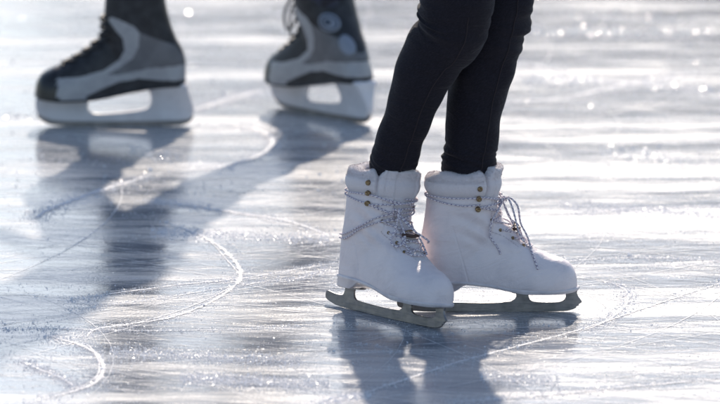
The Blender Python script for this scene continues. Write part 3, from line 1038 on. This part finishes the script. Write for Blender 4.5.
def hoc_point(th, s, off=0.0):
    r = HOC.rad(th, s) + off
    x = HOC.cx + r * np.cos(th); y = r * np.sin(th)
    fall = 1 - sstep(0.04, 0.17, s) * 0.8
    return x, y, s + 0.075 + (hoc_zs(x) - 0.075) * fall

def in_poly(X, Z, poly):
    ins = np.zeros(X.shape, bool)
    n = len(poly); j = n - 1
    for i in range(n):
        xi, zi = poly[i]; xj, zj = poly[j]
        cond = ((zi > Z) != (zj > Z)) & (X < (xj - xi) * (Z - zi) / (zj - zi + 1e-12) + xi)
        ins ^= cond
        j = i
    return ins
def hz(px, py): return ((186 - px) * 0.00202, (126 - py) * 0.00206)
Z_SILVER = [hz(*p) for p in [(58, 98), (57, 76), (80, 74), (104, 68), (120, 58), (126, 48), (124, 36), (112, 22), (108, 14), (120, 17), (136, 24), (141, 30), (140, 44), (134, 56), (120, 66), (108, 72), (118, 73), (150, 66), (190, 63), (190, 79), (160, 78), (140, 76), (118, 80), (88, 92), (88, 98)]]
Z_GREY = [hz(*p) for p in [(141, 30), (176, 44), (190, 62), (150, 66), (118, 73), (108, 72), (120, 66), (134, 56), (140, 44)]]

def hockey_skate(parent, loc, rotz, emblem=False):
    root = empty('hockey_skate', loc, rotz, parent)
    a = (TH + math.pi) % (2 * math.pi) - math.pi
    def disp(T, S):
        aa = (T + math.pi) % (2 * math.pi) - math.pi
        r = HOC.rad(T, S); x = HOC.cx + r * np.cos(aa); y = r * np.sin(aa)
        d = np.zeros_like(r)
        halfw = 0.018 + 0.012 * sstep(0.10, 0.17, S)
        inth = (1 - sstep(halfw - 0.002, halfw + 0.002, np.abs(y))) * (np.abs(aa) < 1.5) * sstep(0.062, 0.068, S) * (1 - sstep(0.242, 0.248, x))
        d -= 0.0045 * inth
        d += 0.0035 * sstep(0.258, 0.262, x)                     # toe cap stands proud
        return d
    def top(T):
        aa = (T + math.pi) % (2 * math.pi) - math.pi
        return 0.050 * sstep(2.3, 3.1, np.abs(aa)) + 0.045 * (1 - sstep(0.2, 0.75, np.abs(aa))) - 0.002
    V = build_upper(hoc_point, disp, hoc_lv, top, rim=(0.010, 0.04))
    n = V.shape[0]
    lev = np.concatenate([hoc_lv, np.full(n - len(hoc_lv), 0.2)])
    LV, AA = np.meshgrid(lev[:-1], a, indexing='ij')
    Vc = (V[:-1] + V[1:]) / 2
    X, Y, Z = Vc[..., 0], Vc[..., 1], Vc[..., 2]
    cap = (X > 0.261)
    tongue = (~cap) & (np.abs(AA) < 1.5) & (LV > 0.062) & (np.abs(Y) < 0.0175 + 0.012 * sstep(0.10, 0.17, LV)) & (X < 0.25) & (X > HOC.cx)
    silver = in_poly(X, Z, Z_SILVER) & ~cap & ~tongue
    grey = in_poly(X, Z, Z_GREY) & ~cap & ~tongue & ~silver
    shell = ~(cap | tongue | silver | grey)
    link('boot_shell', grid_mesh('boot_shell', V, shell), M['hblack'], root)
    link('toe_cap', grid_mesh('toe_cap', V, cap), M['hcap'], root)
    link('tongue', grid_mesh('tongue', V, tongue), M['hblack'], root)
    link('side_panel', grid_mesh('side_panel', V, silver), M['hsilver'], root)
    link('quarter_panel', grid_mesh('quarter_panel', V, grey), M['hgrey'], root)
    # outsole plate
    r0 = HOC.rad(TH, 0.0) + 0.001
    rows = []
    for k, dz, ins in ((1, 0.001, 0.004), (1, 0.001, 0), (1, -0.003, 0), (0.95, -0.004, 0), (0.6, -0.004, 0), (0.3, -0.004, 0), (0.02, -0.004, 0)):
        x = HOC.cx + (r0 - ins) * k * np.cos(TH); y = (r0 - ins) * k * np.sin(TH)
        rows.append(np.stack([x, y, hoc_zs(x) + dz], -1))
    link('outsole', grid_mesh('outsole', np.stack(rows)), M['hcap'], root)
    # holder (white plastic, with a window), thicker at the top
    out = [hz(*p) for p in [(36, 101), (40, 98), (62, 98.5), (90, 97), (118, 92), (150, 85.5), (170, 83), (186, 83), (189, 92), (193.5, 108), (192, 115.5), (184, 119.8), (150, 121.0), (100, 121.4), (60, 120.8), (46, 118), (37.5, 112)]]
    hole = [hz(*p) for p in [(90, 100), (96, 98.3), (122, 94.5), (144, 90), (150, 91), (151.5, 100), (149, 107), (140, 110), (118, 112.5), (98, 113.5), (90, 111.5), (88.5, 106)]]
    h = extrude_profile('blade_holder', [smooth_loop(out, 6), smooth_loop(hole, 5)], 0.016, 0.003, M['holder'], root)
    for v in h.data.vertices:                       # flares out to the sole
        f = 1 + 2.6 * max(0.0, (v.co.z - 0.030) / 0.055) ** 1.6
        v.co.y *= min(f, 3.4)
    # steel runner
    run = [hz(*p) for p in [(38.5, 114), (46, 117.5), (60, 119.5), (100, 120.2), (150, 119.8), (184, 118.5), (192, 116), (193.5, 117.5), (186, 124), (170, 125.7), (110, 126.4), (70, 126.0), (50, 124.3), (39, 118)]]
    extrude_profile('blade', [smooth_loop(run, 6)], 0.0032, 0.0004, M['steel'], root)
    # laces
    la = TubeSet()
    def hp(deg, s, off):
        x, y, z = hoc_point(np.array(R(deg)), np.array(s), off)
        return Vector((float(x), float(y), float(z)))
    ey = [(0.066, 9.5), (0.076, 12), (0.086, 16), (0.097, 22), (0.110, 28), (0.125, 32), (0.140, 34), (0.155, 35)]
    for i in range(len(ey) - 1):
        (s0, d0), (s1, d1) = ey[i], ey[i + 1]
        for sg in (-1, 1):
            la.tube([hp(sg * (-d0 + (d0 + d1) * q / 6), s0 + (s1 - s0) * q / 6, 0.001 + 0.002 * (sg > 0)) for q in range(7)], 0.0040, 18, 6, 0.6)
    kn = hp(0, 0.150, 0.006)
    for sg in ((-1, 1) if emblem else ()):
        la.tube([kn, kn + Vector((.020, sg * .014, .010)), kn + Vector((.034, sg * .026, -.020)), kn + Vector((.028, sg * .030, -.048)), kn + Vector((.016, sg * .020, -.040)), kn + Vector((.008, sg * .008, -.008)), kn], 0.0027, 40, 6)
        la.tube([kn, kn + Vector((.024, sg * .008, -.004)), kn + Vector((.036, sg * .014, -.040)), kn + Vector((.036, sg * .016, -.075))], 0.0027, 30, 6)
    la.build('laces', M['hblack'], root)
    if emblem:
        # round pale emblem with a dark ring and bars on the ankle, and a smaller patch below
        def on(u, w, deg0, s0, off):
            return hp(deg0 + u, s0 + w, off)
        def patch(name, deg0, s0, ru, rw, mat, off, r_in=0.0, n=28, parent=None):
            vs, fs = [], []
            rings = [r_in + (1 - r_in) * q / 4 for q in range(5)]
            for rr in rings:
                for k in range(n):
                    an = 2 * math.pi * k / n
                    vs.append(on(ru * rr * math.cos(an), rw * rr * math.sin(an), deg0, s0, off))
            for q in range(4):
                for k in range(n):
                    k2 = (k + 1) % n
                    fs.append((q * n + k, q * n + k2, (q + 1) * n + k2, (q + 1) * n + k))
            me = mesh_from(name, vs, fs)
            o = link(name, me, mat, parent or root)
            md = o.modifiers.new('thick', 'SOLIDIFY'); md.thickness = 0.0012; md.offset = 0
            return o
        e = patch('emblem', EMB[0], EMB[1], 22, 0.021, M['emblem'], 0.0030)
        patch('emblem_ring', EMB[0], EMB[1], 17, 0.016, M['emblem_dark'], 0.0042, 0.80, parent=e)
        patch('emblem_dot', EMB[0] - 2, EMB[1] + 0.001, 7, 0.006, M['emblem_dark'], 0.0042, parent=e)
        patch('heel_patch', EMB[0] + 24 * EMB[2], EMB[1] - 0.048, 12, 0.022, M['emblem'], 0.0022)
    return root

M['lace_grey'] = mat_plain('grey_lace', (0.05, 0.05, 0.06), 0.8)
EMB = (137, 0.124, 1)

bp_x = 0.05
back_left = G(186, 126); back_right = G(366, 124.5)
person2 = empty('person', (G(220, 124).x, G(220, 124).y, 0.0))
tag(person2, 'skater behind in dark trousers and black and grey hockey skates, out of focus', 'person')
O2 = -Vector(person2.location)
hs1 = hockey_skate(person2, back_left + O2, R(180))
hd2 = R(180 - 51)
hs2 = hockey_skate(person2, back_right + O2, hd2, True)
shear(hs2, 0.24, 0.10)
hs1['label'] = 'left hockey skate in side view with black toe cap'
hs2['label'] = 'right hockey skate turned away, with a pale round emblem at the ankle'
YB = back_left.y
def bp(px, z, dy=0.0):
    return Vector(((px - 360) / 495.0, YB + dy, z)) + O2
a1 = Vector((back_left.x - 0.095, YB, 0.20)) + O2
a2 = back_right + Vector((math.cos(hd2) * 0.09, math.sin(hd2) * 0.09, 0.20)) + O2
a1t = bp(134, 0.30); a2t = a2 + Vector((-0.035, 0.02, 0.10))
k1 = bp(118, 0.52, -0.02); k2 = bp(262, 0.51, 0.06)
hp1 = bp(205, 0.93, -0.09); hp2 = bp(218, 0.93, 0.09)
def wr_loose(a, l, z, ph):
    return 0.004 * math.sin(z * 60 + 2 * math.sin(a + ph[0]) + ph[1]) + 0.003 * math.sin(z * 95 + 2 * a + ph[2])
def mid(p, q, t): return p.lerp(q, t)
lt1 = [(a1 + Vector((0, 0, 0.04)), 0.042), (a1t, 0.052), (mid(a1t, k1, 0.5), 0.064), (k1, 0.070), (mid(k1, hp1, 0.5), 0.086), (hp1, 0.105), (hp1 + Vector((0, 0.05, 0.12)), 0.115)]
lt2 = [(a2 + Vector((0, 0, 0.04)), 0.042), (a2t, 0.050), (mid(a2t, k2, 0.5), 0.064), (k2, 0.070), (mid(k2, hp2, 0.5), 0.086), (hp2, 0.105), (hp2 + Vector((0, -0.05, 0.12)), 0.115)]
tm = rings_to_mesh('trousers', [leg_rings(lt1, 120, 60, wr_loose, 5), leg_rings(lt2, 120, 60, wr_loose, 6)])
link('trousers', tm, M['trouser'], person2)
figure(person2, [a1, a2], [k1, k2], [hp1, hp2], (hp1 + hp2) / 2 + Vector((0, 0, 0.04)), 0.24, R(180), False, 0.42)

# ================================================================== THE ICE
me = bpy.data.meshes.new('ice')
bm = bmesh.new()
bmesh.ops.create_grid(bm, x_segments=40, y_segments=40, size=1500)
bm.to_mesh(me); bm.free()
ice = link('ice', me, M['ice'], smooth=False)
tag(ice, kind='structure')

# ridge beyond the rink, unseen above the frame; added so the ice mirrors something dark
hv, hf = [], []
nx_, ny_ = 160, 26
for j in range(ny_):
    for i in range(nx_):
        az = R(-34 + 68 * i / (nx_ - 1)); d = 260 + 340 * j / (ny_ - 1)
        azd = math.degrees(az)
        ridge = 5.5 + 5.2 / (1 + math.exp(-(azd + 2.9) / 0.5)) * (0.92 + 0.08 * math.sin(azd * 0.5)) + 0.5 * math.sin(azd * 1.7) + 0.3 * math.sin(azd * 5.1) - 5 * max(0, (azd - 12) / 22)
        prof = math.sin(min(1.0, j / 9) * math.pi / 2) * (1 - 0.5 * max(0, (j - 9) / (ny_ - 10)))
        z = math.tan(R(ridge)) * d * prof * (0.97 if j > 9 else 1) + random.uniform(-2.5, 2.5) * min(1, j)
        hv.append((math.sin(az) * d, math.cos(az) * d, z - (3 if j == 0 else 0)))
for j in range(ny_ - 1):
    for i in range(nx_ - 1):
        a_ = j * nx_ + i
        hf.append((a_, a_ + 1, a_ + nx_ + 1, a_ + nx_))
reflection_hills = link('reflection_hills', mesh_from('reflection_hills', hv, hf), mat_plain('reflection_hill_brown', (0.27, 0.20, 0.16), 0.95, bscale=0.3, bdist=2.0, var=((0.17, 0.13, 0.11), 0.05)))
tag(reflection_hills, kind='structure')

# --- skate marks: long arcs cut by blades, thin ridges of frost
class Ribbons:
    def __init__(self): self.v, self.f, self.uv = [], [], []
    def add(self, pts, w, h, n, rough=0.2):
        pts = catmull([Vector((p[0], p[1], 0)) for p in pts], n)
        b = len(self.v); Lc = 0
        for i, p in enumerate(pts):
            t = (pts[min(i + 1, n)] - pts[max(i - 1, 0)]); t.normalize()
            s = Vector((-t.y, t.x, 0))
            if i: Lc += (p - pts[i - 1]).length
            e = min(1.0, 0.15 + 5 * min(i, n - i) / n) * random.uniform(1 - rough, 1 + rough)
            jit = random.gauss(0, 0.12 * w * rough)
            for q, hh in ((-1, 0.0), (0, h * random.uniform(0.3, 1.3)), (1, 0.0)):
                self.v.append(p + s * (q * w / 2 * e * random.uniform(1 - rough, 1 + rough) + jit) + Vector((0, 0, 0.0009 + hh * e)))
                self.uv.append((Lc, q / 2 + 0.5))
        for i in range(n):
            a = b + i * 3
            self.f.append((a, a + 1, a + 4, a + 3)); self.f.append((a + 1, a + 2, a + 5, a + 4))
    def build(self, name, mat):
        return link(name, mesh_from(name, self.v, self.f, self.uv), mat, smooth=False)

big = Ribbons(); small = Ribbons()
lines = [
    ([(35, 219), (48, 210), (75, 200), (112, 187), (150, 176)], 0.020, 0.003),
    ([(150, 200), (190, 206), (230, 212), (290, 222), (335, 238)], 0.016, 0.003),
    ([(165, 222), (205, 238), (230, 256), (241, 275), (230, 290), (205, 305), (170, 318), (125, 325), (95, 330), (86, 338)], 0.014, 0.002),
    ([(70, 300), (120, 293), (180, 285), (240, 279), (300, 269), (345, 262)], 0.009, 0.001),
    ([(45, 335), (62, 340), (82, 346), (98, 356), (103, 370), (95, 383), (72, 392), (30, 403)], 0.016, 0.003),
    ([(20, 361), (40, 370), (60, 378), (78, 389)], 0.008, 0.001),
    ([(330, 405), (400, 382), (460, 362), (520, 346), (580, 330), (640, 310), (700, 290), (740, 278)], 0.009, 0.0012),
    ([(612, 283), (627, 292), (626, 305), (612, 318), (588, 330)], 0.008, 0.001),
    ([(450, 403), (540, 396), (620, 388), (725, 379)], 0.012, 0.002),
    ([(190, 112), (225, 100), (262, 90)], 0.03, 0.004),
    ([(205, 128), (245, 127), (268, 135), (272, 145), (258, 156), (225, 166), (180, 172)], 0.022, 0.003),
    ([(0, 330), (60, 329), (140, 331), (230, 330), (300, 327)], 0.006, 0.001),
    ([(320, 405), (345, 398), (362, 396)], 0.008, 0.001),
    ([(480, 105), (560, 98), (640, 82), (700, 72)], 0.02, 0.002),
    ([(520, 62), (600, 80), (720, 92)], 0.02, 0.002),
    ([(330, 268), (300, 278), (250, 284), (150, 300), (70, 310)], 0.006, 0.001),
    ([(470, 270), (560, 262), (640, 258), (730, 262)], 0.006, 0.001),
    ([(580, 215), (640, 208), (730, 206)], 0.008, 0.001),
]
crumb_pts = []
for pts, w, h in lines:
    g = [G(*p) for p in pts]
    big.add(g, w * 0.6, h * 0.10, 320, 0.55)
    if w > 0.008: big.add([p + Vector((rng.normal(0, .004), rng.normal(0, .02), 0)) for p in g], w * 0.2, h * 0.06, 160, 0.4)
    for p in catmull([Vector(x) for x in g], 60):
        for _ in range(int(18 + w * 1200)):
            crumb_pts.append((p.x + rng.normal(0, w * 0.8 + 0.004), p.y + rng.normal(0, w * 1.0 + 0.006), 0.4 + 0.4 * rng.exponential(0.8)))
# random worn arcs all over the part of the rink in sight
for i in range(1500):
    y = -1.2 + 8.5 * random.random() ** 1.1
    x = random.uniform(-1.6, 1.6)
    th = random.gauss(0, 0.5)
    Ln = random.uniform(0.25, 2.2); k = random.gauss(0, 0.5)
    p = Vector((x, y, 0)); pts = [p.copy()]
    for _ in range(6):
        p = p + Vector((math.cos(th), math.sin(th), 0)) * Ln / 6; th += k * Ln / 6
        pts.append(p.copy())
    small.add(pts, random.uniform(0.0008, 0.0032), 0.00008, 24)
marks = big.build('skate_marks', M['frost_thick'])
tag(marks, 'white frosty lines and curves cut into the ice by blades', 'skate marks', kind='stuff')
fine = small.build('fine_scratches', M['frost'])
tag(fine, 'countless thin pale scratches criss-crossing the rink', 'scratches', kind='stuff')

# --- ice shavings: tiny chips lying on the surface
for i in range(11000):
    y = -1.1 + 6.5 * random.random()
    crumb_pts.append((random.uniform(-1.2, 1.2), y, 0.3 + 0.3 * rng.exponential(0.7)))
clusters = [(random.uniform(-1.1, 1.1), -0.95 + 4.6 * random.random() ** 1.3) for _ in range(240)]
for cx_, cy_ in clusters:
    kx, ky = random.uniform(0.05, 0.24), random.uniform(0.003, 0.022)
    for _ in range(130):
        crumb_pts.append((cx_ + rng.normal(0, kx), cy_ + rng.normal(0, ky), 0.4 + 0.4 * rng.exponential(0.8)))
def chips(name, pts, size0, mat, tilt, flat, lean=0.0):
    """little angular prisms; tilt = spread of their lean from lying flat, in radians"""
    C = np.array(pts); N = len(C)
    size = size0 * C[:, 2]
    a0 = rng.uniform(0, 6.28, N)
    rad = rng.uniform(0.6, 1.25, (N, 3))
    an = a0[:, None] + np.array([0, 2.1, 4.2])[None] + rng.uniform(-.3, .3, (N, 3))
    tri = np.stack([np.cos(an) * rad, np.sin(an) * rad, np.zeros((N, 3))], -1)
    top = tri.copy(); top[..., :2] *= 0.8; top[..., 2] = flat
    vv = np.concatenate([tri, top], 1) * size[:, None, None]
    tx = rng.normal(-lean, tilt, N); ty = rng.normal(0, tilt, N)
    X, Y, Z = vv[..., 0].copy(), vv[..., 1].copy(), vv[..., 2].copy()
    cx_, sx_, cy_, sy_ = np.cos(tx)[:, None], np.sin(tx)[:, None], np.cos(ty)[:, None], np.sin(ty)[:, None]
    Y, Z = Y * cx_ - Z * sx_, Y * sx_ + Z * cx_
    X, Z = X * cy_ + Z * sy_, -X * sy_ + Z * cy_
    Z -= Z.min(1)[:, None] - 0.0004
    vv = np.stack([X + C[:, 0][:, None], Y + C[:, 1][:, None], Z], -1)
    fq = np.array([[3, 4, 5], [0, 2, 1], [0, 1, 4], [0, 4, 3], [1, 2, 5], [1, 5, 4], [2, 0, 3], [2, 3, 5]])
    ff = (np.arange(N)[:, None, None] * 6 + fq[None]).reshape(-1, 3)
    return link(name, mesh_from(name, vv.reshape(-1, 3), ff.tolist()), mat, smooth=False)
bit_pts = []
for _ in range(1500):
    bit_pts.append((random.uniform(-1.3, 1.3), 1.0 + 4.2 * random.random(), 0.9 + 0.8 * rng.exponential(0.8)))
for px0, py0, px1, py1, n in ((530, 31, 715, 33, 60), (520, 79, 600, 81, 26), (530, 78, 575, 80, 14), (640, 84, 715, 90, 16), (560, 14, 700, 20, 14),
                              (0, 118, 60, 116, 14), (130, 150, 235, 168, 40), (600, 150, 719, 165, 40), (560, 205, 719, 215, 120), (150, 232, 330, 240, 160),
                              (180, 378, 330, 386, 240), (110, 352, 300, 362, 200), (480, 376, 560, 384, 90), (330, 286, 420, 280, 60)):
    g0 = G(px0, py0); g1 = G(px1, py1)
    for _ in range(n * 14):
        t_ = random.random(); p = g0.lerp(g1, t_)
        far = max(0.0, p.y - 1.5)
        if far > 0:
            if _ < n * 10: bit_pts.append((p.x, p.y + rng.normal(0, 0.045), 0.7 + 0.6 * rng.exponential(0.9)))
        else: crumb_pts.append((p.x, p.y + rng.normal(0, 0.03), 0.6 + 0.4 * rng.exponential(0.8)))
sh = chips('ice_shavings', crumb_pts, 0.0012, M['crumb'], 0.20, 0.45, -0.06)
sh2 = chips('ice_bits', bit_pts, 0.0012, M['bit'], 0.09, 0.6, -0.20)
tag(sh2, 'coarser broken ice bits sparkling in the sun farther back', 'ice bits', kind='stuff')
tag(sh, 'glittering ice chips scattered over the rink', 'ice shavings', kind='stuff')

# ================================================================== LIGHT
SUN_EL, SUN_AZ = R(34), R(5)           # azimuth measured from +Y (straight ahead) to the right
sd = Vector((math.sin(SUN_AZ) * math.cos(SUN_EL), math.cos(SUN_AZ) * math.cos(SUN_EL), math.sin(SUN_EL)))
sl = bpy.data.lights.new('sun', 'SUN')
sl.energy = 4.3
sl.angle = R(1.0)
sl.color = (1.0, 0.87, 0.73)
so = bpy.data.objects.new('sun', sl)
COL.objects.link(so)
so.rotation_euler = sd.to_track_quat('Z', 'Y').to_euler()
so.location = sd * 30

wd = bpy.data.worlds.new('World')
sc.world = wd
wd.use_nodes = True
nt = wd.node_tree
bg = nt.nodes['Background']
sky = nt.nodes.new('ShaderNodeTexSky')
sky.sky_type = 'NISHITA'
sky.sun_disc = False
sky.sun_elevation = SUN_EL
sky.sun_rotation = SUN_AZ
sky.air_density = 1.0
sky.dust_density = 0.8
sky.ozone_density = 1.4
hs = nt.nodes.new('ShaderNodeHueSaturation'); hs.inputs['Saturation'].default_value = 0.95
nt.links.new(sky.outputs[0], hs.inputs['Color'])
nt.links.new(hs.outputs[0], bg.inputs[0])
bg.inputs[1].default_value = 0.14

sc.view_settings.view_transform = 'Standard'
sc.view_settings.look = 'None'
sc.view_settings.gamma = 1.0
sc.view_settings.exposure = 0.36
sc.view_settings.use_curve_mapping = False
sc.cycles.max_bounces = 8
sc.cycles.use_denoising = True
